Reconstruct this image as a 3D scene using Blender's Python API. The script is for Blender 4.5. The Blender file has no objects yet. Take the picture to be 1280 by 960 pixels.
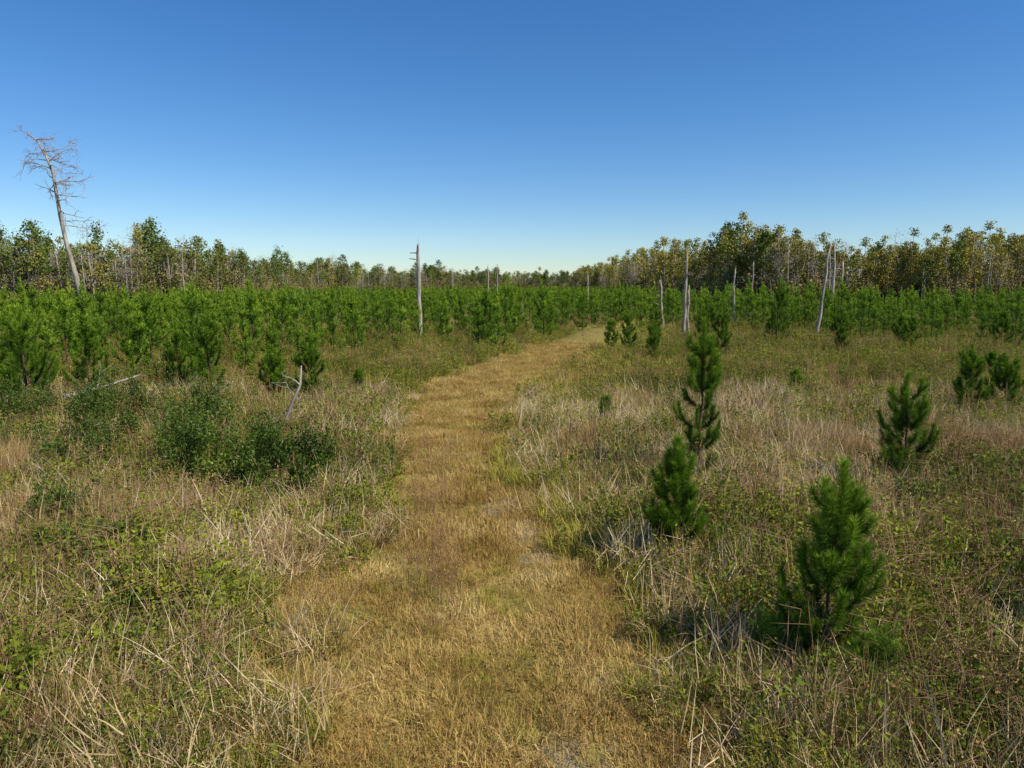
import bpy, math, numpy as np
from mathutils import Vector
rng = np.random.default_rng(7)
sc = bpy.context.scene
sc.view_settings.view_transform = 'Standard'
sc.view_settings.look = 'None'
sc.view_settings.exposure = 0
PI = math.pi

# ------------------------------------------------------------------ noise / terrain
def vnoise(x, y, seed=0):
    x = np.asarray(x, float); y = np.asarray(y, float)
    xi = np.floor(x); yi = np.floor(y); fx = x-xi; fy = y-yi
    fx = fx*fx*(3-2*fx); fy = fy*fy*(3-2*fy)
    def h(a, b):
        v = np.sin(a*127.1+b*311.7+seed*74.7)*43758.5453
        return v-np.floor(v)
    return (h(xi, yi)*(1-fx)+h(xi+1, yi)*fx)*(1-fy)+(h(xi, yi+1)*(1-fx)+h(xi+1, yi+1)*fx)*fy
def fbm(x, y, s, seed=0):
    return (vnoise(x*s, y*s, seed)+.5*vnoise(x*s*2.1, y*s*2.1, seed+1)+.25*vnoise(x*s*4.3, y*s*4.3, seed+2))/1.75

PY = [-20, 0, 6.3, 7.0, 9.2, 11.5, 16.5, 20.9, 28.5, 33.3, 39.9, 49.7, 61, 78.6, 110]
PL = [-2.5, -2.6, -2.7, -2.7, -2.6, -2.7, -3.0, -3.5, -4.3, -3.7, -2.2, 0, 4, 9.1, 17]
PR = [1.8, 1.8, 1.85, 1.9, 2.05, 1.4, 0, -.3, -.3, 0.8, 2.6, 5.0, 8.2, 12.2, 19]
def path_d(x, y):
    """signed metres outside the track edge (negative inside)"""
    l = np.interp(y, PY, PL); r = np.interp(y, PY, PR)
    c = (l+r)/2; w = (r-l)/2
    return np.abs(x-c)-w+np.clip((np.asarray(y, float)-78)*.25, 0, 20)
def path_c(y):
    return (np.interp(y, PY, PL)+np.interp(y, PY, PR))/2
def ground_h(x, y):
    x = np.asarray(x, float); y = np.asarray(y, float)
    pd = path_d(x, y)+(fbm(x, y, .8, 5)-.5)*1.0
    m = np.clip(.5-pd, 0, 1)
    h = .45*(fbm(x, y, .12, 3)-.5)+.2*(fbm(x, y, .8, 9)-.5)
    return h*(1-.6*m)-.12*m
SAND = [(.15, 13.2, .22, 1.1), (-.1, 15.0, .35, .6), (.6, 6.6, .3, .35), (.4, 11.9, .2, .6), (-.5, 14.4, .2, .4)]
def sand_m(x, y):
    m = np.zeros_like(np.asarray(x, float))
    for sx, sy, rx, ry in SAND:
        d = np.sqrt(((x-sx)/rx)**2+((y-sy)/ry)**2)+(fbm(x, y, 4.2, 21)-.5)*3.0
        m = np.maximum(m, np.clip(1.25-d, 0, 1))
    return m

# ------------------------------------------------------------------ mesh buffer
class MB:
    def __init__(s): s.V = []; s.T = []; s.R = []; s.G = []; s.M = []; s.n = 0
    def add(s, V, T, R, G, m=0):
        V = np.asarray(V, float).reshape(-1, 3); T = np.asarray(T, int).reshape(-1, 3)
        s.V.append(V); s.T.append(T+s.n); s.R.append(np.broadcast_to(R, (len(V),)).astype(float))
        s.G.append(np.broadcast_to(G, (len(V),)).astype(float)); s.M.append(np.full(len(T), m)); s.n += len(V)
    def mesh(s, name, mats, smooth=False):
        V = np.concatenate(s.V); T = np.concatenate(s.T)
        me = bpy.data.meshes.new(name)
        me.vertices.add(len(V)); me.vertices.foreach_set('co', V.ravel())
        me.loops.add(len(T)*3); me.loops.foreach_set('vertex_index', T.ravel().astype(np.int32))
        me.polygons.add(len(T)); me.polygons.foreach_set('loop_start', np.arange(0, len(T)*3, 3, dtype=np.int32))
        me.polygons.foreach_set('material_index', np.concatenate(s.M).astype(np.int32))
        me.update(calc_edges=True)
        for nm, d in (('var', s.R), ('tip', s.G)):
            a = me.attributes.new(nm, 'FLOAT', 'POINT'); a.data.foreach_set('value', np.concatenate(d).astype(np.float32))
        for m in mats: me.materials.append(m)
        return me
def obj(name, me, loc=(0, 0, 0), rz=0, scale=(1, 1, 1)):
    o = bpy.data.objects.new(name, me); o.location = loc; o.rotation_euler = (0, 0, rz); o.scale = scale
    sc.collection.objects.link(o); return o

def blades(mb, r, n, R, L, Lv, W, lean, droop, m=0, out=.8, z0=-.03):
    a = r.uniform(0, 2*PI, n); rad = R*np.sqrt(r.random(n))
    b = np.stack([rad*np.cos(a), rad*np.sin(a), np.full(n, z0)], 1)
    phi = a+r.normal(0, out, n); th = np.abs(r.normal(0, lean, n)); ln = L*(1+Lv*r.uniform(-1, 1, n))
    def d(t): return np.stack([np.sin(t)*np.cos(phi), np.sin(t)*np.sin(phi), np.cos(t)], 1)
    mid = b+d(th)*ln[:, None]*.5; t2 = np.minimum(th+droop*r.random(n), 2.0); tip = mid+d(t2)*ln[:, None]*.5
    tip[:, 2] = np.maximum(tip[:, 2], .01)
    s = r.uniform(0, PI, n); w = W*(.6+.8*r.random(n)); S = np.stack([np.cos(s), np.sin(s), 0*s], 1)*w[:, None]*.5
    V = np.stack([b-S, b+S, mid-S*.8, mid+S*.8, tip], 1).reshape(-1, 3)
    k = np.arange(n)[:, None, None]*5
    T = (np.array([[0, 1, 3], [0, 3, 2], [2, 3, 4]])[None]+k).reshape(-1, 3)
    mb.add(V, T, np.repeat(r.random(n), 5), np.tile([0, 0, .5, .5, 1], n), m)
    return mid, tip
def rdir(r, n):
    v = r.normal(size=(n, 3)); return v/np.linalg.norm(v, axis=1)[:, None]
def leaves(mb, r, C, size, var=None, m=0, asp=.45, up=.3, tipv=None):
    n = len(C); d = rdir(r, n); d[:, 2] += up; d /= np.linalg.norm(d, axis=1)[:, None]
    q = np.cross(d, rdir(r, n)); q /= np.linalg.norm(q, axis=1)[:, None]+1e-9
    s = (size*(.6+.8*r.random(n)))[:, None]
    V = np.stack([C-d*s*.5, C+q*s*asp*.5, C+d*s*.5, C-q*s*asp*.5], 1).reshape(-1, 3)
    k = np.arange(n)[:, None, None]*4
    T = (np.array([[0, 1, 2], [0, 2, 3]])[None]+k).reshape(-1, 3)
    if var is None: var = r.random(n)
    if tipv is None: tipv = np.full(n, .5)
    mb.add(V, T, np.repeat(var, 4), np.repeat(tipv, 4), m)
def tube(mb, P, Rr, sides=6, m=0, var=.5, jag=0, r=None):
    P = np.asarray(P, float); n = len(P); V = []
    for i in range(n):
        t = P[min(i+1, n-1)]-P[max(i-1, 0)]; t /= np.linalg.norm(t)+1e-9
        a = np.cross(t, [0.13, .97, .2]); a /= np.linalg.norm(a)+1e-9; b = np.cross(t, a)
        for k in range(sides):
            an = 2*PI*k/sides; p = P[i]+(a*math.cos(an)+b*math.sin(an))*Rr[i]
            if jag and i == n-1: p = p+t*r.uniform(-jag, jag)
            V.append(p)
    V.append(P[-1]); T = []
    for i in range(n-1):
        for k in range(sides):
            q = (k+1) % sides; A = i*sides+k; B = i*sides+q
            T += [[A, B, B+sides], [A, B+sides, A+sides]]
    for k in range(sides): T.append([(n-1)*sides+k, (n-1)*sides+(k+1) % sides, n*sides])
    mb.add(V, T, var, np.linspace(0, 1, len(V)), m)

# ------------------------------------------------------------------ materials
def N(nt, t, **kw):
    n = nt.nodes.new(t)
    for k, v in kw.items(): setattr(n, k, v)
    return n
def ramp(nt, cols):
    c = N(nt, 'ShaderNodeValToRGB'); e = c.color_ramp.elements
    while len(e) < len(cols): e.new(.5)
    for i, (p, col) in enumerate(cols): e[i].position = p; e[i].color = (*col, 1)
    return c
def math_n(nt, op, a, b):
    m = N(nt, 'ShaderNodeMath', operation=op)
    for i, v in enumerate((a, b)):
        if isinstance(v, (int, float)): m.inputs[i].default_value = v
        else: nt.links.new(v, m.inputs[i])
    return m.outputs[0]
def leafmat(name, cols, trans=.3, rough=.65, wv=.4, wr=.25, wn=.35, nscale=.25, base=None, spec=.15):
    mt = bpy.data.materials.new(name); mt.use_nodes = True; nt = mt.node_tree; nt.nodes.clear(); L = nt.links.new
    at = N(nt, 'ShaderNodeAttribute', attribute_name='var')
    ra = N(nt, 'ShaderNodeAttribute', attribute_name='rnd'); rb = N(nt, 'ShaderNodeAttribute', attribute_name='rnd', attribute_type='INSTANCER')
    rnd = math_n(nt, 'MAXIMUM', ra.outputs['Fac'], rb.outputs['Fac'])
    ge = N(nt, 'ShaderNodeNewGeometry'); no = N(nt, 'ShaderNodeTexNoise')
    no.inputs['Scale'].default_value = nscale; no.inputs['Detail'].default_value = 1
    L(ge.outputs['Position'], no.inputs['Vector'])
    mr = N(nt, 'ShaderNodeMapRange'); L(no.outputs[0], mr.inputs[0]); mr.inputs[1].default_value = .3; mr.inputs[2].default_value = .7
    f = math_n(nt, 'ADD', math_n(nt, 'MULTIPLY', at.outputs['Fac'], wv), math_n(nt, 'MULTIPLY', rnd, wr))
    f = math_n(nt, 'ADD', f, math_n(nt, 'MULTIPLY', mr.outputs[0], wn))
    rp = ramp(nt, cols); L(f, rp.inputs[0]); col = rp.outputs[0]
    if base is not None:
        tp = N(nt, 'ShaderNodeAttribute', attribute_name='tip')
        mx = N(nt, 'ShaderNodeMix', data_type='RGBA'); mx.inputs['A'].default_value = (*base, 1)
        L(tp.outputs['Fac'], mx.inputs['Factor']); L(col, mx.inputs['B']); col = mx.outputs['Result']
    bs = N(nt, 'ShaderNodeBsdfPrincipled') if spec > 0 else N(nt, 'ShaderNodeBsdfDiffuse')
    L(col, bs.inputs[0])
    if spec > 0: bs.inputs['Roughness'].default_value = rough; bs.inputs['Specular IOR Level'].default_value = spec
    out = N(nt, 'ShaderNodeOutputMaterial')
    if trans > 0:
        tr = N(nt, 'ShaderNodeBsdfTranslucent'); L(col, tr.inputs[0])
        ms = N(nt, 'ShaderNodeMixShader'); ms.inputs[0].default_value = trans
        L(bs.outputs[0], ms.inputs[1]); L(tr.outputs[0], ms.inputs[2]); L(ms.outputs[0], out.inputs[0])
    else: L(bs.outputs[0], out.inputs[0])
    return mt
def barkmat(name, cols, scale=6, zs=.25):
    mt = bpy.data.materials.new(name); mt.use_nodes = True; nt = mt.node_tree; L = nt.links.new
    bs = nt.nodes['Principled BSDF']; bs.inputs['Roughness'].default_value = .85; bs.inputs['Specular IOR Level'].default_value = .15
    ge = N(nt, 'ShaderNodeNewGeometry'); mp = N(nt, 'ShaderNodeMapping'); mp.inputs['Scale'].default_value = (1, 1, zs)
    no = N(nt, 'ShaderNodeTexNoise'); no.inputs['Scale'].default_value = scale; no.inputs['Detail'].default_value = 5
    L(ge.outputs['Position'], mp.inputs[0]); L(mp.outputs[0], no.inputs['Vector'])
    rp = ramp(nt, cols); L(no.outputs[0], rp.inputs[0]); L(rp.outputs[0], bs.inputs['Base Color'])
    bp = N(nt, 'ShaderNodeBump'); bp.inputs['Strength'].default_value = .6; bp.inputs['Distance'].default_value = .03
    L(no.outputs[0], bp.inputs['Height']); L(bp.outputs[0], bs.inputs['Normal'])
    return mt

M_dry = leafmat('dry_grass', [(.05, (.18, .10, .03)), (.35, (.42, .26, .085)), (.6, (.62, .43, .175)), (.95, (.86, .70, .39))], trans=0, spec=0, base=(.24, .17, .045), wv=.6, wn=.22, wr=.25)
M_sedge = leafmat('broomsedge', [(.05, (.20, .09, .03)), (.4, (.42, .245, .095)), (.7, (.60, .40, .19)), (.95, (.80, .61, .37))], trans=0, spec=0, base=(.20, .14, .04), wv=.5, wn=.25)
M_gold = leafmat('golden_short_grass', [(.05, (.22, .135, .035)), (.35, (.41, .265, .075)), (.65, (.54, .375, .125)), (.95, (.69, .53, .23))], trans=0, spec=0, wn=.5, wv=.35, wr=.2, nscale=.7)
M_yg = leafmat('yellow_green_grass', [(.05, (.17, .175, .025)), (.4, (.34, .32, .045)), (.7, (.52, .44, .09)), (.95, (.68, .54, .17))], trans=0, spec=0)
M_green = leafmat('green_weed_leaf', [(.05, (.05, .075, .010)), (.4, (.15, .19, .018)), (.7, (.29, .31, .03)), (.95, (.50, .43, .055))], trans=.25, spec=.1)
M_bush = leafmat('shrub_leaf', [(.05, (.025, .05, .008)), (.5, (.10, .155, .014)), (.95, (.30, .35, .035))], trans=.2, rough=.45, spec=.25)
M_stem = leafmat('weed_stem', [(.1, (.14, .08, .04)), (.6, (.30, .18, .09)), (.95, (.50, .34, .20))], trans=0, spec=0)
M_seed = leafmat('seed_head', [(.1, (.32, .16, .06)), (.6, (.50, .31, .11)), (.95, (.64, .47, .22))], trans=0, spec=0)
M_straw = leafmat('straw_litter', [(.05, (.28, .18, .08)), (.5, (.62, .46, .25)), (.95, (.85, .73, .49))], trans=0, spec=0)
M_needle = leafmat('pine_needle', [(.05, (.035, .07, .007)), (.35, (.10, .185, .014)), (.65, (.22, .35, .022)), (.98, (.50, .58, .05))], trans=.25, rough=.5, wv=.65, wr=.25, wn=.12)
M_pbark = barkmat('pine_bark', [(.3, (.06, .035, .02)), (.7, (.16, .10, .06))], 20)
M_dead = barkmat('weathered_dead_wood', [(.3, (.17, .135, .10)), (.5, (.36, .30, .24)), (.7, (.54, .47, .38))], 5)
M_grey = barkmat('grey_bark', [(.3, (.14, .11, .085)), (.7, (.40, .34, .27))], 2)
M_flower = leafmat('yellow_flower', [(.1, (.50, .30, .02)), (.9, (.65, .48, .05))], trans=0, spec=0)
M_fpine = leafmat('tall_pine_foliage', [(.05, (.06, .08, .018)), (.5, (.13, .175, .032)), (.95, (.24, .28, .05))], trans=0, spec=0, nscale=.06)
M_fbroad = leafmat('hardwood_foliage', [(.05, (.075, .085, .025)), (.4, (.16, .17, .038)), (.75, (.27, .245, .06)), (.95, (.38, .27, .11))], trans=0, spec=0, nscale=.06)
M_fcyp = leafmat('cypress_foliage', [(.05, (.14, .13, .03)), (.4, (.31, .27, .048)), (.75, (.48, .40, .07)), (.95, (.52, .37, .12))], trans=0, spec=0, nscale=.06)
M_fund = leafmat('understory_foliage', [(.05, (.08, .07, .03)), (.4, (.20, .165, .065)), (.75, (.34, .25, .11)), (.95, (.46, .35, .20))], trans=0, spec=0, nscale=.1)
M_twig = leafmat('grey_twigs', [(.05, (.20, .16, .12)), (.5, (.40, .32, .25)), (.95, (.58, .49, .39))], trans=0, spec=0, nscale=.1)
M_rust = leafmat('rusty_leaf', [(.1, (.32, .15, .10)), (.9, (.55, .34, .24))], trans=0, spec=0)

# ------------------------------------------------------------------ ground
def geo(a, b, n): return list(np.geomspace(a, b, n))
xs = sorted(set([-v for v in geo(70, 3500, 14)]+list(np.arange(-66, -12, 2.0))+list(np.arange(-12, 14.01, .22))+list(np.arange(16, 68, 2.0))+geo(70, 3500, 14)))
ys = sorted(set([-3000, -800, -200, -60, -20]+list(np.arange(-10, 3, 1.0))+list(np.arange(3, 24, .22))+list(np.arange(24, 60, .6))+list(np.arange(60, 160, 2.5))+geo(165, 4000, 18)))
X, Y = np.meshgrid(xs, ys); nx, ny = len(xs), len(ys)
Z = ground_h(X, Y)
gv = np.stack([X.ravel(), Y.ravel(), Z.ravel()], 1)
i, j = np.meshgrid(np.arange(nx-1), np.arange(ny-1)); a = (j*nx+i).ravel()
gm = bpy.data.meshes.new('ground'); gm.from_pydata(gv.tolist(), [], np.stack([a, a+1, a+1+nx, a+nx], 1).tolist())
def region(x, y):
    pdv = path_d(x, y)+(fbm(x, y, .9, 5)-.5)*2.6+(fbm(x, y, 2.6, 15)-.5)*1.2
    meadow = np.clip(1.15-(pdv)/np.interp(y, [8, 14, 20, 40, 60], [.8, 3.2, 6, 9, 6])+(fbm(x, y, .3, 16)-.5), 0, 1)*(x > path_c(y))*np.clip((y-8)/5, 0, 1)
    return pdv, meadow
pd, md_ = region(X, Y)
for nm, d in (('path', np.clip(.5-pd/1.6, 0, 1)*np.interp(Y, [20, 60], [1, .75])), ('sand', sand_m(X, Y)), ('meadow', md_)):
    at = gm.attributes.new(nm, 'FLOAT', 'POINT'); at.data.foreach_set('value', d.ravel().astype(np.float32))
for p in gm.polygons: p.use_smooth = True
mt = bpy.data.materials.new('ground_soil_thatch'); mt.use_nodes = True; nt = mt.node_tree; L = nt.links.new
bs = nt.nodes['Principled BSDF']; bs.inputs['Roughness'].default_value = .95; bs.inputs['Specular IOR Level'].default_value = .1
ge = N(nt, 'ShaderNodeNewGeometry')
def noise(s, d=5, dist=0):
    n = N(nt, 'ShaderNodeTexNoise'); n.inputs['Scale'].default_value = s; n.inputs['Detail'].default_value = d
    n.inputs['Distortion'].default_value = dist; L(ge.outputs['Position'], n.inputs['Vector']); return n.outputs[0]
def mixc(f, a_, b_):
    m = N(nt, 'ShaderNodeMix', data_type='RGBA'); L(f, m.inputs['Factor']); L(a_, m.inputs['A']); L(b_, m.inputs['B']); return m.outputs['Result']
def attr(n): return N(nt, 'ShaderNodeAttribute', attribute_name=n).outputs['Fac']
r1 = ramp(nt, [(.3, (.06, .042, .016)), (.5, (.16, .11, .042)), (.7, (.33, .24, .10))]); L(noise(9, 8, .6), r1.inputs[0])
r1b = ramp(nt, [(.35, (.05, .06, .012)), (.65, (.20, .20, .04))]); L(noise(7, 8), r1b.inputs[0])
rg = ramp(nt, [(.40, (0, 0, 0)), (.56, (1, 1, 1))]); L(noise(.35, 3), rg.inputs[0])
c0 = mixc(rg.outputs[0], r1.outputs[0], r1b.outputs[0])
rm = ramp(nt, [(.3, (.17, .16, .03)), (.7, (.44, .36, .10))]); L(noise(8, 8), rm.inputs[0])
c0 = mixc(attr('meadow'), c0, rm.outputs[0])
r2 = ramp(nt, [(.28, (.14, .09, .028)), (.5, (.33, .215, .06)), (.72, (.50, .36, .13))]); L(noise(12, 10, .8), r2.inputs[0])
r2b = ramp(nt, [(.35, (.14, .135, .03)), (.65, (.33, .27, .065))]); L(noise(9, 8), r2b.inputs[0])
rq = ramp(nt, [(.42, (0, 0, 0)), (.60, (1, 1, 1))]); L(noise(.9, 4), rq.inputs[0])
c0 = mixc(attr('path'), c0, mixc(rq.outputs[0], r2.outputs[0], r2b.outputs[0]))
r3 = ramp(nt, [(.35, (.17, .135, .095)), (.65, (.42, .36, .28))]); L(noise(9, 10), r3.inputs[0])
c0 = mixc(attr('sand'), c0, r3.outputs[0])
L(c0, bs.inputs['Base Color'])
bp = N(nt, 'ShaderNodeBump'); bp.inputs['Strength'].default_value = .8; bp.inputs['Distance'].default_value = .05
L(noise(18, 8, .5), bp.inputs['Height']); L(bp.outputs[0], bs.inputs['Normal'])
gm.materials.append(mt); obj('ground', gm)

# ------------------------------------------------------------------ scatter helper
def scatter(name, meshes, x, y, scl, idx=None, tilt=.08, zoff=0, rr=rng, zscl=None, real=True):
    n = len(x); kit = bpy.data.collections.new(name+'_kit')
    for k, me in enumerate(meshes):
        o = bpy.data.objects.new('%s_piece_%02d' % (name, k), me); kit.objects.link(o)
    if idx is None: idx = rr.integers(0, len(meshes), n)
    me = bpy.data.meshes.new(name)
    P = np.stack([x, y, ground_h(x, y)+zoff], 1)
    me.vertices.add(n); me.vertices.foreach_set('co', P.ravel())
    rot = np.stack([rr.normal(0, tilt, n), rr.normal(0, tilt, n), rr.uniform(0, 2*PI, n)], 1)
    a = me.attributes.new('rot', 'FLOAT_VECTOR', 'POINT'); a.data.foreach_set('vector', rot.ravel().astype(np.float32))
    if zscl is None: zscl = rr.uniform(.85, 1.15, n)
    S = np.stack([scl, scl, scl*zscl], 1)
    a = me.attributes.new('scl', 'FLOAT_VECTOR', 'POINT'); a.data.foreach_set('vector', S.ravel().astype(np.float32))
    a = me.attributes.new('idx', 'INT', 'POINT'); a.data.foreach_set('value', np.asarray(idx).astype(np.int32))
    a = me.attributes.new('rnd', 'FLOAT', 'POINT'); a.data.foreach_set('value', rr.random(n).astype(np.float32))
    o = obj(name, me)
    ng = bpy.data.node_groups.new(name+'_scatter', 'GeometryNodeTree')
    ng.interface.new_socket('Geometry', in_out='INPUT', socket_type='NodeSocketGeometry')
    ng.interface.new_socket('Geometry', in_out='OUTPUT', socket_type='NodeSocketGeometry')
    gi = ng.nodes.new('NodeGroupInput'); go = ng.nodes.new('NodeGroupOutput')
    ip = ng.nodes.new('GeometryNodeInstanceOnPoints'); ci = ng.nodes.new('GeometryNodeCollectionInfo')
    ci.inputs[0].default_value = kit; ci.inputs['Separate Children'].default_value = True; ci.inputs['Reset Children'].default_value = True
    l = ng.links.new
    def na(nm, dt):
        q = ng.nodes.new('GeometryNodeInputNamedAttribute'); q.data_type = dt; q.inputs['Name'].default_value = nm; return q.outputs[0]
    l(gi.outputs[0], ip.inputs['Points']); l(ci.outputs[0], ip.inputs['Instance']); ip.inputs['Pick Instance'].default_value = True
    l(na('idx', 'INT'), ip.inputs['Instance Index']); l(na('rot', 'FLOAT_VECTOR'), ip.inputs['Rotation']); l(na('scl', 'FLOAT_VECTOR'), ip.inputs['Scale'])
    outp = ip.outputs[0]
    if real:
        rl = ng.nodes.new('GeometryNodeRealizeInstances'); l(outp, rl.inputs[0]); outp = rl.outputs[0]
    l(outp, go.inputs[0])
    md = o.modifiers.new('scatter', 'NODES'); md.node_group = ng
    return o
def field(n, y0, y1, p, xf=.8, mg=2.0):
    g = np.linspace(y0, y1, 3000); w = g**(-p)*(xf*g+mg); c = np.cumsum(w); c /= c[-1]
    y = np.interp(rng.random(n), c, g); x = rng.uniform(-1, 1, n)*(xf*y+mg); return x, y

# ------------------------------------------------------------------ small plant kits
def kit(fn, k, seed, mats):
    out = []
    for q in range(k):
        r = np.random.default_rng(seed+q); mb = MB(); fn(mb, r); out.append(mb.mesh('piece', mats))
    return out
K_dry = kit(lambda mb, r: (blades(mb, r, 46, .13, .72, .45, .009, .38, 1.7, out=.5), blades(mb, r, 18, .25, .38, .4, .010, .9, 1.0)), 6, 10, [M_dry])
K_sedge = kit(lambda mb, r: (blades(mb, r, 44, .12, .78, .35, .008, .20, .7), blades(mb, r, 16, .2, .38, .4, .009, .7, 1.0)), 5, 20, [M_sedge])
K_gold = kit(lambda mb, r: blades(mb, r, 110, .38, .14, .5, .008, .75, 1.2), 5, 30, [M_gold])
K_yg = kit(lambda mb, r: blades(mb, r, 64, .22, .38, .45, .011, .4, 1.3), 5, 40, [M_yg])
K_straw = kit(lambda mb, r: blades(mb, r, 40, .4, .55, .5, .011, 1.40, .3, out=3, z0=.05), 4, 50, [M_straw])
K_dryF = kit(lambda mb, r: blades(mb, r, 26, .34, .64, .45, .028, .38, 1.2), 4, 15, [M_dry])
K_sedgeF = kit(lambda mb, r: blades(mb, r, 28, .32, .74, .4, .024, .24, .6), 4, 25, [M_sedge])
K_ygF = kit(lambda mb, r: blades(mb, r, 30, .40, .36, .45, .028, .4, 1.2), 4, 45, [M_yg])
def weed(mb, r):
    for s in range(7):
        a = r.uniform(0, 2*PI); th = abs(r.normal(0, .35)); Ls = r.uniform(.3, .7)
        b = np.array([.15*math.cos(a), .15*math.sin(a), 0]); d = np.array([math.sin(th)*math.cos(a), math.sin(th)*math.sin(a), math.cos(th)])
        tube(mb, [b, b+d*Ls], [.004, .002], 3, 1)
        t = r.uniform(.2, 1, 24)[:, None]; leaves(mb, r, b+d*Ls*t+r.normal(0, .035, (24, 3)), .055, asp=.42)
K_weed = kit(weed, 5, 60, [M_green, M_stem])
def stems(mb, r):
    for s in range(5):
        a = r.uniform(0, 2*PI); th = abs(r.normal(0, .22)); Ls = r.uniform(.6, 1.2)
        b = np.array([.12*math.cos(a), .12*math.sin(a), 0]); d = np.array([math.sin(th)*math.cos(a), math.sin(th)*math.sin(a), math.cos(th)])
        tube(mb, [b, b+d*Ls*.5+r.normal(0, .02, 3), b+d*Ls], [.005, .004, .002], 3, 0, var=r.random())
        for q in range(6):
            t = r.uniform(.4, .95); e = rdir(r, 1)[0]; e[2] = abs(e[2])+.5; c = b+d*Ls*t
            tube(mb, [c, c+e*r.uniform(.08, .2)], [.0025, .0015], 3, 0, var=r.random())
            leaves(mb, r, c+e*.12+r.normal(0, .03, (4, 3)), .028, m=1)
K_stem = kit(stems, 4, 70, [M_stem, M_seed])
def seedg(mb, r):
    m_, t_ = blades(mb, r, 18, .18, .48, .35, .006, .28, .6, m=1)
    for k in range(18): leaves(mb, r, m_[k]+(t_[k]-m_[k])*r.uniform(.1, 1.1, (8, 1))+r.normal(0, .022, (8, 3)), .024, m=0)
K_seed = kit(seedg, 4, 80, [M_seed, M_gold])
def bramble(mb, r):
    for s in range(9):
        c = np.array([r.normal(0, .28), r.normal(0, .28), r.uniform(.12, .5)])
        v = r.random(); rr_ = r.uniform(.12, .24)
        p = r.normal(size=(56, 3)); p /= np.linalg.norm(p, axis=1)[:, None]; p *= r.uniform(.5, 1.15, 56)[:, None]*rr_
        P_ = c+p; P_[:, 2] = np.maximum(P_[:, 2], .03); leaves(mb, r, P_, .05, var=np.clip(v*.5+.5*r.random(56), 0, 1), asp=.55)
    for s in range(7):
        a = r.uniform(0, 2*PI); e = np.array([math.cos(a), math.sin(a), 0]); q = r.uniform(.4, .8)
        tube(mb, [e*.05, e*.2+[0, 0, q], e*.6+[0, 0, q+.05]], [.005, .004, .002], 3, 1)
K_bram = kit(bramble, 5, 90, [M_green, M_stem])
def flower(mb, r):
    for s in range(6):
        b = np.array([r.normal(0, .15), r.normal(0, .15), 0]); h = r.uniform(.4, .7); t = b+[r.normal(0, .05), r.normal(0, .05), h]
        tube(mb, [b, t], [.003, .002], 3, 1); leaves(mb, r, b+(t-b)*r.uniform(.1, .9, (8, 1))+r.normal(0, .02, (8, 3)), .05, m=1)
        leaves(mb, r, t+r.normal(0, .03, (3, 3)), .03, m=0, asp=.9)
K_flower = kit(flower, 3, 100, [M_flower, M_green])

# ------------------------------------------------------------------ young pines
def brush(mb, r, P, nper, nl, nw, spread=.75, start=.15, v0=.5):
    P = np.asarray(P, float); seg = P[1:]-P[:-1]; ln = np.linalg.norm(seg, axis=1); tot = ln.sum()
    n = max(6, int(tot*nper)); t = r.uniform(start, 1.0, n); cum = np.concatenate([[0], np.cumsum(ln)])/tot
    k = np.clip(np.searchsorted(cum, t)-1, 0, len(seg)-1); f = (t-cum[k])/(cum[k+1]-cum[k]+1e-9)
    b = P[k]+seg[k]*f[:, None]; ax = seg[k]/ln[k][:, None]
    s = np.cross(ax, rdir(r, n)); s /= np.linalg.norm(s, axis=1)[:, None]+1e-9
    sp = spread*(1.2-.6*t)*r.uniform(.6, 1.35, n)
    d = ax*np.cos(sp)[:, None]+s*np.sin(sp)[:, None]
    l = nl*r.uniform(.7, 1.15, n)*(1-.2*t); tip = b+d*l[:, None]; tip[:, 2] -= l*.08
    w = np.cross(d, rdir(r, n)); w /= np.linalg.norm(w, axis=1)[:, None]+1e-9; w *= nw*.5
    V = np.stack([b-w, b+w, tip], 1).reshape(-1, 3); T = np.arange(n*3).reshape(-1, 3)
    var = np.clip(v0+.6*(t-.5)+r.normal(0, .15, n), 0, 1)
    mb.add(V, T, np.repeat(var, 3), np.tile([0, 0, 1], n), 0)
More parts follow.
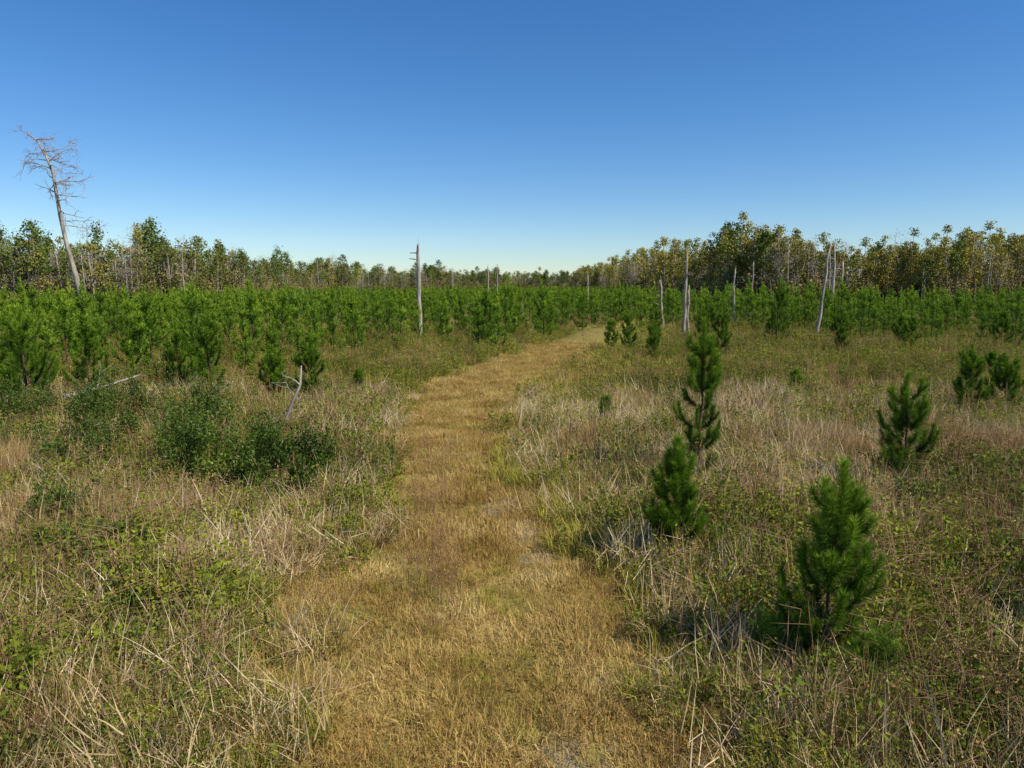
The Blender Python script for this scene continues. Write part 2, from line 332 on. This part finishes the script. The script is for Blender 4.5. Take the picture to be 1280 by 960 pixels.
def sapling(seed, H, R, nper=420, nl=.15, nw=.006, sides=6, spacing=.3, full=1.0, low=.07, lead0=.55, pw=.6, ls=2.2):
    r = np.random.default_rng(seed); mb = MB()
    nseg = 9; tz = np.linspace(0, H*.97, nseg); off = np.cumsum(r.normal(0, .024, (nseg, 2)), 0)*H/2.5; off[0] = 0
    tr = np.stack([off[:, 0], off[:, 1], tz], 1); tr[0, 2] = -.1
    tube(mb, tr, np.interp(tz, [0, H], [.014*H, .006]), sides, 1)
    lead = [np.array([np.interp(z, tz, off[:, 0]), np.interp(z, tz, off[:, 1]), z]) for z in np.linspace(H*lead0, H*.985, 5)]
    brush(mb, r, lead, nper*ls, nl*1.08, nw, .90, 0, .58)
    z = H*low
    while z < H*.82:
        f = z/H; nb = r.integers(4, 7); a0 = r.uniform(0, 2*PI)
        prof = (1-f)**pw*min(1, .7+f*1.6)
        for b in range(nb):
            if r.random() > full: continue
            a = a0+2*PI*b/nb+r.normal(0, .35); Lb = R*1.4*prof*r.uniform(.5, 1.4)+.13; el = r.uniform(.1, .6)+f*.3
            base = np.array([np.interp(z, tz, off[:, 0]), np.interp(z, tz, off[:, 1]), z+r.normal(0, .04)])
            pts = [base]; p = base.copy(); e = el; tp = r.uniform(.28, .42)
            for q in range(4):
                p = p+np.array([math.cos(e)*math.cos(a), math.cos(e)*math.sin(a), math.sin(e)])*Lb/4; pts.append(p.copy()); e = min(e+tp, 1.5)
            tube(mb, pts[::2], [.010, .007, .004], 3, 1)
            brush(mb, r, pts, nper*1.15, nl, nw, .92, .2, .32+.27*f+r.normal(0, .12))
            if Lb > .45:
                for sgn in (-1, 1):
                    if r.random() < .6:
                        a2 = a+sgn*.7; q0 = pts[2]; q1 = q0+np.array([math.cos(a2)*.8, math.sin(a2)*.8, .6])*Lb*.22; q2 = q1+np.array([math.cos(a2)*.4, math.sin(a2)*.4, .9])*Lb*.22
                        brush(mb, r, [q0, q1, q2], nper, nl*.95, nw, .8, .1, .40+.2*f)
        z += spacing*(1.2-.4*f)*r.uniform(.75, 1.25)*H/2.6
    return mb.mesh('young_pine', [M_needle, M_pbark])

PINES = [  # x, y, height, radius
 (3.68, 8.05, 2.68, .62), (2.65, 11.5, 2.18, .50), (4.3, 16.3, 3.75, .72), (8.5, 15.2, 2.65, .68),
 (16, 25, 2.6, .9), (17.6, 25.5, 2.2, .8), (18.4, 24, 2.1, .8), (3.1, 23.5, .95, .25), (-6.4, 30, 1.1, .3), (11.5, 29, 1.1, .3),
 (8, 49, 2.8, .8), (8.7, 44, 1.7, .5), (12.7, 44, 3.5, .85), (19, 52, 5.2, 1.2), (27, 49, 2.8, .8), (14.5, 55, 3.0, .8), (11.5, 58, 2.8, .8), (23, 62, 2.8, .9), (7.2, 53, 2.2, .7), (31, 42, 2.2, .7), (24, 36, 1.4, .5), (9.2, 47, 2.3, .7), (21, 46, 1.9, .6), (16.5, 60, 3.0, .8), (20.5, 57, 2.4, .8), (29, 54, 2.6, .8), (34, 50, 3.0, .9), (25.5, 56, 3.0, .9),
 (-17.6, 25.8, 3.7, 1.4), (-16.3, 27.5, 3.4, .9), (-19, 36, 2.6, .9), (-12, 28.5, 3.5, 1.0), (-8.8, 26.5, 2.3, .7), (-7.6, 26.8, 3.0, .75), (-21, 29, 3.2, 1.0), (-14, 30, 3.0, .9), (-10.4, 31, 2.9, .8)]
for k, (x, y, H, R) in enumerate(PINES):
    near = y < 20
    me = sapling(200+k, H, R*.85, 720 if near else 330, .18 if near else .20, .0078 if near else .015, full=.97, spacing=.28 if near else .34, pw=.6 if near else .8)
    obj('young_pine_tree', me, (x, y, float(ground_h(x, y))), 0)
for k, (x, y, H) in enumerate([(3.05, 8.0, .75), (4.15, 7.6, .8), (3.8, 7.5, .6)]):
    obj('pine_seedling', sapling(300+k, H, .25, 300, .15, .0055, spacing=.45, low=.05), (x, y, float(ground_h(x, y))))

K_pine = [sapling(400+k, 3.2, .46+.12*(k % 3), 75, .25, .034, 4, .56, pw=.85, lead0=.45, ls=2.6) for k in range(6)]
K_pineF = [sapling(420+k, 3.2, .48+.12*(k % 3), 25, .30, .075, 3, .66, pw=.85, lead0=.45, ls=2.6) for k in range(4)]
rows = []
for xi in np.arange(-330, 330, 2.9):
    yi = np.arange(24, 420, 3.0); rows.append(np.stack([np.full(len(yi), xi), yi], 1))
Pn = np.concatenate(rows); Pn = Pn+rng.normal(0, .6, Pn.shape)
x, y = Pn[:, 0], Pn[:, 1]
lim = np.interp(x, [-400, -20, -14, -10.5, -9.5, 0, 4, 9, 14, 22, 30, 60, 400], [25, 27, 31, 38, 50, 50, 58, 74, 80, 70, 58, 50, 50])
lim = lim+(vnoise(x*.12, y*.12, 4)-.5)*14*(x > -8)
FT = [-.95, -.708, -.542, -.465, -.376, -.321, -.265, -.155, -.044, .066, .11, .155, .21, .288, .376, .509, .564, .708, .95]
FD = [150, 144, 155, 165, 210, 265, 320, 420, 520, 520, 380, 280, 205, 158, 146, 165, 152, 160, 160]
edge = np.interp(x/y, FT, FD)
keep = (y > lim) & (np.abs(x) < .80*y+6) & (y < edge-4) & (rng.random(len(x)) < .95*np.interp(y, [150, 260], [1, .45])) & (path_d(x, y) > .8)
for pp in PINES: keep &= ((x-pp[0])**2+(y-pp[1])**2 > 1.6)
x, y = x[keep], y[keep]
sclp = rng.uniform(.58, 1.22, len(x))*(.9+.35*vnoise(x*.05, y*.05, 8))*np.interp(x/y, [-.2, 0, .3, .8], [1.0, 1.08, 1.1, 1.05])
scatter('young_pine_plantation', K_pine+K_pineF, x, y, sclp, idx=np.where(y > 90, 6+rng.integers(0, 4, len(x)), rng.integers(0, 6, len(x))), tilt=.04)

# ------------------------------------------------------------------ grasses
def two_lod(name, Kn, Kf, x, y, s, tilt):
    f = y > 20
    scatter(name, Kn+Kf, x, y, s, idx=np.where(f, len(Kn)+rng.integers(0, len(Kf), len(x)), rng.integers(0, len(Kn), len(x))), tilt=tilt)
def dens_pts(n1, n2, xf=.82):
    a = field(n1, 3.6, 20, 0, xf); b = field(n2, 20, 105, .9, xf); return np.concatenate([a[0], b[0]]), np.concatenate([a[1], b[1]])
x, y = dens_pts(10500, 14000)
pdv, md = region(x, y); g = fbm(x, y, .28, 31)
pr = np.maximum(np.clip((pdv+.35)*.8, 0, 1), np.interp(y, [20, 34, 60], [0, .25, .35]))*(.22+1.3*np.clip((g-.34)*2.2, 0, 1))*(1-.78*md)
k = rng.random(len(x)) < pr; x1, y1, p1 = x[k], y[k], pdv[k]
h = fbm(x1, y1, .2, 40)+rng.normal(0, .05, len(x1)); sedge = h > .53
sc_ = (.35+.8*vnoise(x1*.6, y1*.6, 2))*rng.uniform(.65, 1.2, len(x1))*np.clip(.55+p1*.35, .4, 1)
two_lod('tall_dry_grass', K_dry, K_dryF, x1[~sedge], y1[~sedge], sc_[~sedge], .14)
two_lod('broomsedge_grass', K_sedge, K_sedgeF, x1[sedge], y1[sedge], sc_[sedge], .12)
x, y = field(5500, 3.6, 30, .5); pdv, md = region(x, y); k = rng.random(len(x)) < np.clip(pdv+.2, 0, 1)*(1-.5*md)*.9
scatter('straw_litter', K_straw, x[k], y[k], rng.uniform(.6, 1.2, k.sum()), tilt=.3, zoff=.16)
g = rng.random(10500); y = 3+(57)*g**1.5; l = np.interp(y, PY, PL)-1.6; r_ = np.interp(y, PY, PR)+1.6; x = l+(r_-l)*rng.random(len(y))
pdv, md = region(x, y); k = (rng.random(len(x)) < np.clip(.9-pdv*.8, 0, 1)) & (rng.random(len(x)) > sand_m(x, y)*.85) & (rng.random(len(x)) < -.1+2.0*fbm(x, y, 1.5, 99))
scatter('track_grass', K_gold, x[k], y[k], rng.uniform(.5, 1.35, k.sum())*(.45+1.1*fbm(x[k], y[k], 1.1, 77)), tilt=.12)
x, y = field(11000, 3.6, 45, .8, .5, 3); pdv, md = region(x, y); g = fbm(x, y, .6, 55)
pr = np.where(pdv < .2, .3*np.clip((g-.38)*4, 0, 1), .35*md+.12)
k = rng.random(len(x)) < pr*(1-sand_m(x, y))
scatter('seeding_grass', K_seed, x[k], y[k], rng.uniform(.6, 1.1, k.sum())*np.where(pdv[k] < .2, .75, 1), tilt=.1)
x, y = dens_pts(8000, 10500); pdv, md = region(x, y); g = fbm(x, y, .35, 61); g2 = fbm(x, y, 1.2, 66)
pr = np.where(pdv < -.1, .5*np.clip((g2-.46)*6, 0, 1)+np.interp(y, [15, 26], [0, .22]), .50*np.clip((g-.32)*5, 0, 1)+.9*md)
k = rng.random(len(x)) < pr*(1-.8*sand_m(x, y))
two_lod('yellow_green_grass', K_yg, K_ygF, x[k], y[k], rng.uniform(.6, 1.2, k.sum())*np.where(pdv[k] < 0, .42, 1), .1)
x, y = field(19000, 3.6, 75, .9); pdv, md = region(x, y); g = fbm(x, y, .5, 91)
pr = np.clip(pdv+.2, 0, 1)*np.clip((g-.38)*6, .10, 1)*(1-.6*md)*.75
k = rng.random(len(x)) < pr
scatter('leafy_weeds', K_weed, x[k], y[k], rng.uniform(.65, 1.35, k.sum())*np.interp(y[k], [5, 10, 50], [.8, 1.05, 1.4]), tilt=.1)
x, y = field(10500, 3.8, 60, .9); pdv, md = region(x, y); g = fbm(x, y, .45, 131)
g = g+.20*np.exp(-((x-7.5)/3.8)**2-((y-9.5)/4)**2)+.22*np.exp(-((x+6)/3)**2-((y-9)/4)**2)+.22*np.exp(-((x+13)/7)**2-((y-20)/6)**2)
pr = np.clip(pdv-.4, 0, 1)*np.clip((g-.51)*8, 0, 1)*(1-md)
k = rng.random(len(x)) < pr
scatter('bramble_thicket', K_bram, x[k], y[k], rng.uniform(.55, 1.55, k.sum())*np.interp(y[k], [4, 9], [.6, 1]), tilt=.1)
x, y = field(5500, 3.8, 60, .9); pdv, md = region(x, y); g = fbm(x, y, .5, 151)
k = rng.random(len(x)) < np.clip(pdv, 0, 1)*np.clip((g-.4)*4, 0.08, 1)*.5*(1-.6*md)
ys2 = np.concatenate([rng.uniform(9.0, 20, 45), rng.normal(11.2, .5, 12), rng.normal(14.8, .6, 16)]); xs2 = np.interp(ys2, [9, 20], [-.9, -2.2])+rng.normal(0, .28, 73)
s1 = np.concatenate([rng.uniform(.6, 1.2, k.sum()), rng.uniform(.35, .85, 73)])
scatter('dead_weed_stems', K_stem, np.concatenate([x[k], xs2]), np.concatenate([y[k], ys2]), s1, tilt=.15)
x = np.concatenate([rng.normal(3.5, 2.2, 90), rng.uniform(-10, 25, 60)]); y = np.concatenate([rng.normal(33, 5, 90), rng.uniform(14, 60, 60)])
k = path_d(x, y) > .4
scatter('yellow_wildflowers', K_flower, x[k], y[k], rng.uniform(.6, 1, k.sum()))

# ------------------------------------------------------------------ shrubs
def shrub(seed, W, H, n=5200, ls=.07, lumps=26):
    r = np.random.default_rng(seed); mb = MB()
    for k in range(lumps):
        a = r.uniform(0, 2*PI); q = W*.48*math.sqrt(r.random()); zz = r.uniform(.12, .9)*H*(1-.4*(q/(W*.5))**2)
        c = np.array([q*math.cos(a), q*math.sin(a), zz]); rad = r.uniform(.11, .27)*min(W, H)*.78
        m_ = n//lumps; p = rdir(r, m_)*rad*r.uniform(.5, 1.15, m_)[:, None]; p[:, 2] *= 1.3
        P_ = c+p; P_[:, 2] = np.maximum(P_[:, 2], .05)
        leaves(mb, r, P_, ls, var=np.clip(.05+.7*r.random()+.25*(zz/H-.4)+r.normal(0, .18, m_), 0, 1), asp=.5, up=.6)
        tube(mb, [[0, 0, -.05], c*[.5, .5, .6], c+[0, 0, rad*.7]], [.02, .012, .005], 4, 1)
        for s in range(5):
            e = rdir(r, 1)[0]; e[2] = abs(e[2])+.9; t0 = c; t1 = c+e*rad*1.7
            leaves(mb, r, t0+(t1-t0)*r.uniform(.5, 1, (16, 1))+r.normal(0, .025, (16, 3)), ls*.9, asp=.4, up=.8)
    return mb.mesh('shrub', [M_bush, M_stem])
for k, (x, y, W, H, n) in enumerate([(-6.5, 15.2, 1.6, 2.2, 6500), (-5.0, 14.8, 1.3, 1.9, 5000), (-4.5, 16.2, 1.1, 1.6, 3500), (-7.5, 16.3, 1.6, 2.0, 4500), (-5.8, 16.4, 1.2, 1.5, 3000),
        (-11.6, 19.5, 3.0, 1.8, 7500), (-13.8, 18.2, 2.8, 1.5, 6500), (-9.3, 21, 2.2, 1.9, 5000), (8.3, 10.6, 1.9, .9, 5000), (7.0, 9.0, 1.4, .7, 3500), (-6.3, 10.5, 1.8, .95, 4500), (7.6, 13.5, 1.6, .8, 3000), (-4.6, 8.5, 1.3, .6, 3000), (-15.5, 22, 2.4, 1.7, 5000), (-10.5, 16.8, 2.0, 1.2, 4000), (-12.8, 23, 2.2, 1.8, 4500), (-8.2, 12.5, 1.6, .9, 3500)]):
    obj('evergreen_shrub', shrub(500+k, W, H, n), (x, y, float(ground_h(x, y))))

# ------------------------------------------------------------------ dead trees
def limb(mb, r, p, d, L_, rad, depth, m=0, leaf=None, droop=0, n=5):
    pts = [p]; q = np.array(p, float); dd = np.array(d, float)
    for k in range(n):
        dd = dd+r.normal(0, .16, 3)+np.array([0, 0, -droop]); dd /= np.linalg.norm(dd); q = q+dd*L_/n; pts.append(q.copy())
    tube(mb, pts, np.linspace(rad, rad*.3, n+1), 3 if n < 5 else 4, m)
    if leaf is not None and depth <= 1:
        P_ = np.array(pts)[r.integers(1, n+1, leaf[2])]; leaves(mb, r, P_+r.normal(0, .12, P_.shape), leaf[0], m=leaf[1])
    if depth > 0:
        for k in range(r.integers(2, 5)):
            i_ = r.integers(1, n+1); e = dd+rdir(r, 1)[0]*.9; e /= np.linalg.norm(e)
            limb(mb, r, pts[i_], e, L_*r.uniform(.4, .65), rad*.55, depth-1, m, leaf, droop, n)
r = np.random.default_rng(903); mb = MB()
b0 = np.array([-37.9, 65, 0]); TP = np.array([[0, 0, -.3], [-.45, 0, 2.6], [-.9, .1, 5.1], [-1.5, 0, 8.2], [-1.85, 0, 10.6], [-2.1, .1, 12.6], [-2.2, 0, 14.4], [-2.7, 0, 15.8], [-3.4, .1, 17.0], [-4.2, 0, 17.8]])
tube(mb, TP, [.29, .24, .21, .18, .16, .14, .12, .09, .07, .04], 8, 0)
for k in range(22):
    z = r.uniform(9.2, 17.2); p = np.array([np.interp(z, TP[:, 2], TP[:, 0]), 0, z]); sg = 1 if r.random() < .8 else -1
    e = np.array([sg*r.uniform(.6, 1), r.normal(0, .5), r.uniform(-.1, .4)]); e /= np.linalg.norm(e)
    limb(mb, r, p, e, r.uniform(1.4, 2.8), .05, 2, 0, (.09, 1, 7) if z > 13 else None, .06)
for k in range(7):
    p = TP[-1]+(TP[-3]-TP[-1])*r.random(); e = np.array([r.normal(0, .8), r.normal(0, .4), .1]); e /= np.linalg.norm(e)
    limb(mb, r, p, e, r.uniform(.7, 1.4), .035, 2, 0, (.09, 1, 7), .05)
obj('tall_leaning_dead_tree', mb.mesh('dead_tree', [M_dead, M_rust]), b0)

def snag(seed, H, R, lean=(0, 0), stubs=5, br=0, mat=None):
    r = np.random.default_rng(seed); mb = MB(); n = 8; P = []
    for k in range(n): t = k/(n-1); P.append([lean[0]*t+r.normal(0, .05), lean[1]*t+r.normal(0, .05), H*t-(.2 if k == 0 else 0)])
    P = np.array(P); rad = np.interp(np.linspace(0, 1, n), [0, .1, 1], [R*1.3, R, R*.5])
    tube(mb, P, rad, 9, 0, jag=R*1.6, r=r)
    tube(mb, [P[-2]+[R*.3, 0, 0], P[-1]+[R*.35, 0, R*3.5]], [R*.35, .01], 4, 0)
    for k in range(stubs):
        z = r.uniform(.35, .97)*H; p = np.array([np.interp(z, P[:, 2], P[:, 0]), np.interp(z, P[:, 2], P[:, 1]), z]); a = r.uniform(0, 2*PI)
        e = np.array([math.cos(a), math.sin(a), r.uniform(-.1, .6)]); tube(mb, [p, p+e*r.uniform(.3, .9)], [R*.28, R*.1], 4, 0)
    for k in range(br):
        z = r.uniform(.4, .98)*H; p = np.array([np.interp(z, P[:, 2], P[:, 0]), np.interp(z, P[:, 2], P[:, 1]), z]); a = r.uniform(0, 2*PI)
        e = np.array([math.cos(a), math.sin(a)*.6, r.uniform(0, .7)]); e /= np.linalg.norm(e); limb(mb, r, p, e, r.uniform(.6, 1.3), R*.25, 1, 0)
    return mb.mesh('snag', [mat or M_dead])
def put_snag(seed, tb, y, H, R, **k):
    x = tb*y; obj('dead_tree_snag', snag(seed, H, R, **k), (x, y, float(ground_h(x, y))))
put_snag(1, -.128, 61, 7.6, .24, stubs=5)
put_snag(2, .237, 66, 7.6, .17, lean=(.1, 0)); put_snag(3, .243, 67, 4.2, .15); put_snag(4, .208, 78, 5.0, .17, lean=(-.3, 0))
put_snag(5, .421, 58, 7.6, .14, lean=(.7, 0), stubs=2); put_snag(6, .440, 88, 9.6, .24, br=4); put_snag(7, .449, 90, 7.4, .2, lean=(.3, 0)); put_snag(8, .436, 92, 8.5, .15, lean=(-.2, 0))
put_snag(9, .305, 88, 6.4, .16); put_snag(10, .104, 140, 6.5, .2); put_snag(11, -.033, 150, 8.5, .2, br=5); put_snag(12, -.02, 155, 9, .14, br=6)
put_snag(15, .33, 125, 8.5, .15, br=3); put_snag(17, -.45, 140, 9, .18, br=3)

r = np.random.default_rng(77); mb = MB()
tube(mb, [[0, 0, -.1], [.05, 0, .6], [.3, 0, 1.2], [.55, .05, 1.75], [.62, 0, 2.3]], [.06, .05, .045, .035, .015], 7)
for p, e, l in (([.05, 0, .5], [-.7, .1, .6], .6), ([.3, 0, 1.2], [.9, 0, .5], .5), ([.4, 0, 1.4], [-.6, .2, .8], .8), ([.55, 0, 1.75], [-.8, 0, .7], .6), ([.15, 0, .9], [.8, .1, .2], .4)):
    limb(mb, r, np.array(p), np.array(e), l, .02, 1)
obj('broken_dead_sapling', mb.mesh('sap', [M_dead]), (-6.6, 20.4, float(ground_h(-6.6, 20.4))))
mb = MB(); tube(mb, [[-17.4, 24, .25], [-16.3, 25.2, .5], [-15.3, 26.4, .75], [-14.2, 27.4, 1.15]], [.10, .09, .07, .03], 7)
limb(mb, r, np.array([-16.3, 25.2, .5]), np.array([.6, .3, .6]), 1.2, .03, 1); limb(mb, r, np.array([-15.3, 26.4, .75]), np.array([-.3, .3, .9]), 1.0, .025, 1)
obj('fallen_dead_log', mb.mesh('log', [M_dead]))

# ------------------------------------------------------------------ distant forest
def crown(mb, r, centres, nl, spread, size, m=0, zsq=.7):
    for c in centres:
        v = r.random(); s_ = spread*r.uniform(.6, 1.3); P_ = c+r.normal(0, 1, (nl, 3))*s_*[1, 1, zsq]
        leaves(mb, r, P_, size, var=np.clip(.2+.6*v+r.normal(0, .12, nl), 0, 1), asp=.7, m=m)
def ftree(kind, seed):
    r = np.random.default_rng(seed); mb = MB()
    if kind == 'pine':
        H = r.uniform(14, 16.5); tube(mb, [[0, 0, -.5], [r.normal(0, .2), 0, H*.5], [r.normal(0, .3), 0, H*.97]], [.22, .15, .05], 5, 1)
        cs = []
        for k in range(30):
            f = r.uniform(.45, 1.0); a = r.uniform(0, 2*PI); q = 2.5*(1.05-f)**.5*1.4*r.uniform(.1, 1)
            c = np.array([q*math.cos(a), q*math.sin(a), H*f]); cs.append(c)
            if k % 2: tube(mb, [[0, 0, H*f-.5], c], [.06, .03], 3, 1)
        crown(mb, r, cs, 28, .58, .40, zsq=.6); mats = [M_fpine, M_grey]
    elif kind == 'cyp':
        H = r.uniform(12.5, 15.5); w = r.uniform(1.9, 2.6); tube(mb, [[0, 0, -.5], [r.normal(0, .2), 0, H*.5], [r.normal(0, .2), 0, H*.99]], [.22, .13, .03], 5, 1)
        cs = []
        for k in range(42):
            f = r.uniform(.12, 1.0)**.9; a = r.uniform(0, 2*PI); q = w*(1.03-f)**.7*r.uniform(.2, 1.3)
            c = np.array([q*math.cos(a), q*math.sin(a), H*f]); cs.append(c)
            if k % 3 == 0: tube(mb, [[0, 0, H*f-.3], c], [.05, .02], 3, 1)
        crown(mb, r, cs, 22, .44, .34, zsq=.65); mats = [M_fcyp, M_grey]
    elif kind == 'broad':
        H = r.uniform(11, 14.5); tube(mb, [[0, 0, -.5], [r.normal(0, .3), 0, H*.8]], [.22, .08], 5, 1); cs = []
        for k in range(38):
            d = rdir(r, 1)[0]; c = np.array([d[0]*2.9, d[1]*2.9, H*.56+d[2]*H*.42])*[r.uniform(.2, 1), r.uniform(.2, 1), 1]; cs.append(c)
            if k % 3 == 0: tube(mb, [[0, 0, H*.35], c], [.07, .02], 3, 1)
        crown(mb, r, cs, 26, .58, .40); mats = [M_fbroad, M_grey]
    elif kind == 'bare':
        H = r.uniform(11, 14.5); P_ = np.array([[0, 0, -.5], [r.normal(0, .2), 0, H*.5], [r.normal(0, .4), 0, H]]); tube(mb, P_, [.19, .13, .04], 5, 1)
        for k in range(13):
            z = H*r.uniform(.3, .97); a = r.uniform(0, 2*PI); e = np.array([math.cos(a), math.sin(a), 1.1]); e /= np.linalg.norm(e)
            limb(mb, r, np.array([np.interp(z, P_[:, 2], P_[:, 0]), 0, z]), e, r.uniform(1.2, 3)*(1.25-z/H), .055, 1, 1, n=3)
        cs = [np.array([r.normal(0, 1.1), r.normal(0, 1.1), H*r.uniform(.4, .97)]) for _ in range(18)]
        for c in cs: leaves(mb, r, c+r.normal(0, .6, (26, 3)), .38, asp=.16, m=0, up=1.2)
        mats = [M_twig, M_dead]
    else:
        cs = [np.array([r.normal(0, 1.9), r.normal(0, 1.9), r.uniform(.3, 6.0)]) for _ in range(32)]
        crown(mb, r, cs, 22, .7, .45); mats = [M_fund, M_grey]
        for k in range(4): q = r.normal(0, 1.4, 2); tube(mb, [[q[0], q[1], -.3], [q[0]+r.normal(0, .4), q[1], r.uniform(4, 7.5)]], [.09, .03], 4, 1)
    return mb.mesh('forest_'+kind, mats)
K_for = [ftree(k_, s_) for k_, s_ in zip(['pine']*3+['cyp']*3+['broad']*3+['bare']*3+['und']*3, range(1, 16))]
tt = np.linspace(-.95, .95, 2000); dd = np.interp(tt, FT, FD); w = dd/150; c = np.cumsum(w); c /= c[-1]
def forest(name, n, lo, hi, probs, hs_=1):
    t = np.interp(rng.random(n*3), c, tt); t = t[(t > lo) & (t <= hi)][:n]
    D = np.interp(t, FT, FD)+rng.random(len(t))**1.3*np.interp(t, [-.3, 0, .2], [42, 90, 42]); x = t*D; y = D
    grp = rng.choice(5, len(t), p=probs); idx = grp*3+rng.integers(0, 3, len(t))
    s = hs_*rng.uniform(.74, 1.08, len(t)); s[(rng.random(len(t)) < .05)] *= 1.1
    s *= np.interp(t, [.38, .46, .52, .56], [1, .87, .88, .98])*(.87+.26*vnoise(t*40, t*0, 5))
    scatter(name, K_for, x, y, s, idx=idx, tilt=.04)
forest('mixed_forest_treeline', 1550, -.95, .08, [.18, .05, .30, .24, .23], 1.07)
forest('cypress_forest_treeline', 1250, .08, .95, [.06, .46, .08, .21, .19], 1.04)

# ------------------------------------------------------------------ light, sky, camera
EL, AZ = 48, 116   # azimuth measured clockwise from +Y (view direction)
w_ = bpy.data.worlds.new('World'); sc.world = w_; w_.use_nodes = True; nt = w_.node_tree; nt.nodes.clear()
sky = nt.nodes.new('ShaderNodeTexSky'); sky.sky_type = 'NISHITA'; sky.sun_disc = False
sky.sun_elevation = math.radians(EL); sky.sun_rotation = math.radians(AZ); sky.air_density = 1.0; sky.dust_density = 0.0; sky.ozone_density = 3
hs = nt.nodes.new('ShaderNodeHueSaturation'); hs.inputs['Saturation'].default_value = 1.28
mx = nt.nodes.new('ShaderNodeMix'); mx.data_type = 'RGBA'; mx.blend_type = 'MULTIPLY'; mx.inputs['Factor'].default_value = 1; mx.inputs['B'].default_value = (.84, .94, 1.10, 1)
bg = nt.nodes.new('ShaderNodeBackground'); bg.inputs[1].default_value = .115
ou = nt.nodes.new('ShaderNodeOutputWorld'); nt.links.new(sky.outputs[0], hs.inputs['Color']); nt.links.new(hs.outputs[0], mx.inputs['A'])
nt.links.new(mx.outputs['Result'], bg.inputs[0]); nt.links.new(bg.outputs[0], ou.inputs[0])
sl = bpy.data.lights.new('sun', 'SUN'); sl.energy = 5.0; sl.angle = math.radians(.5); sl.color = (1, .95, .82)
so = bpy.data.objects.new('sun', sl); sc.collection.objects.link(so)
e, z = math.radians(EL), math.radians(AZ)
dv = Vector((math.sin(z)*math.cos(e), math.cos(z)*math.cos(e), math.sin(e)))
so.rotation_euler = dv.to_track_quat('Z', 'Y').to_euler(); so.location = (30, 0, 40)
cam = bpy.data.cameras.new('camera'); cam.sensor_width = 36; cam.lens = 25.4; cam.clip_end = 8000
co = bpy.data.objects.new('camera', cam); co.location = (0, 0, 4.5); co.rotation_euler = (math.radians(90-7.7), 0, 0)
sc.collection.objects.link(co); sc.camera = co
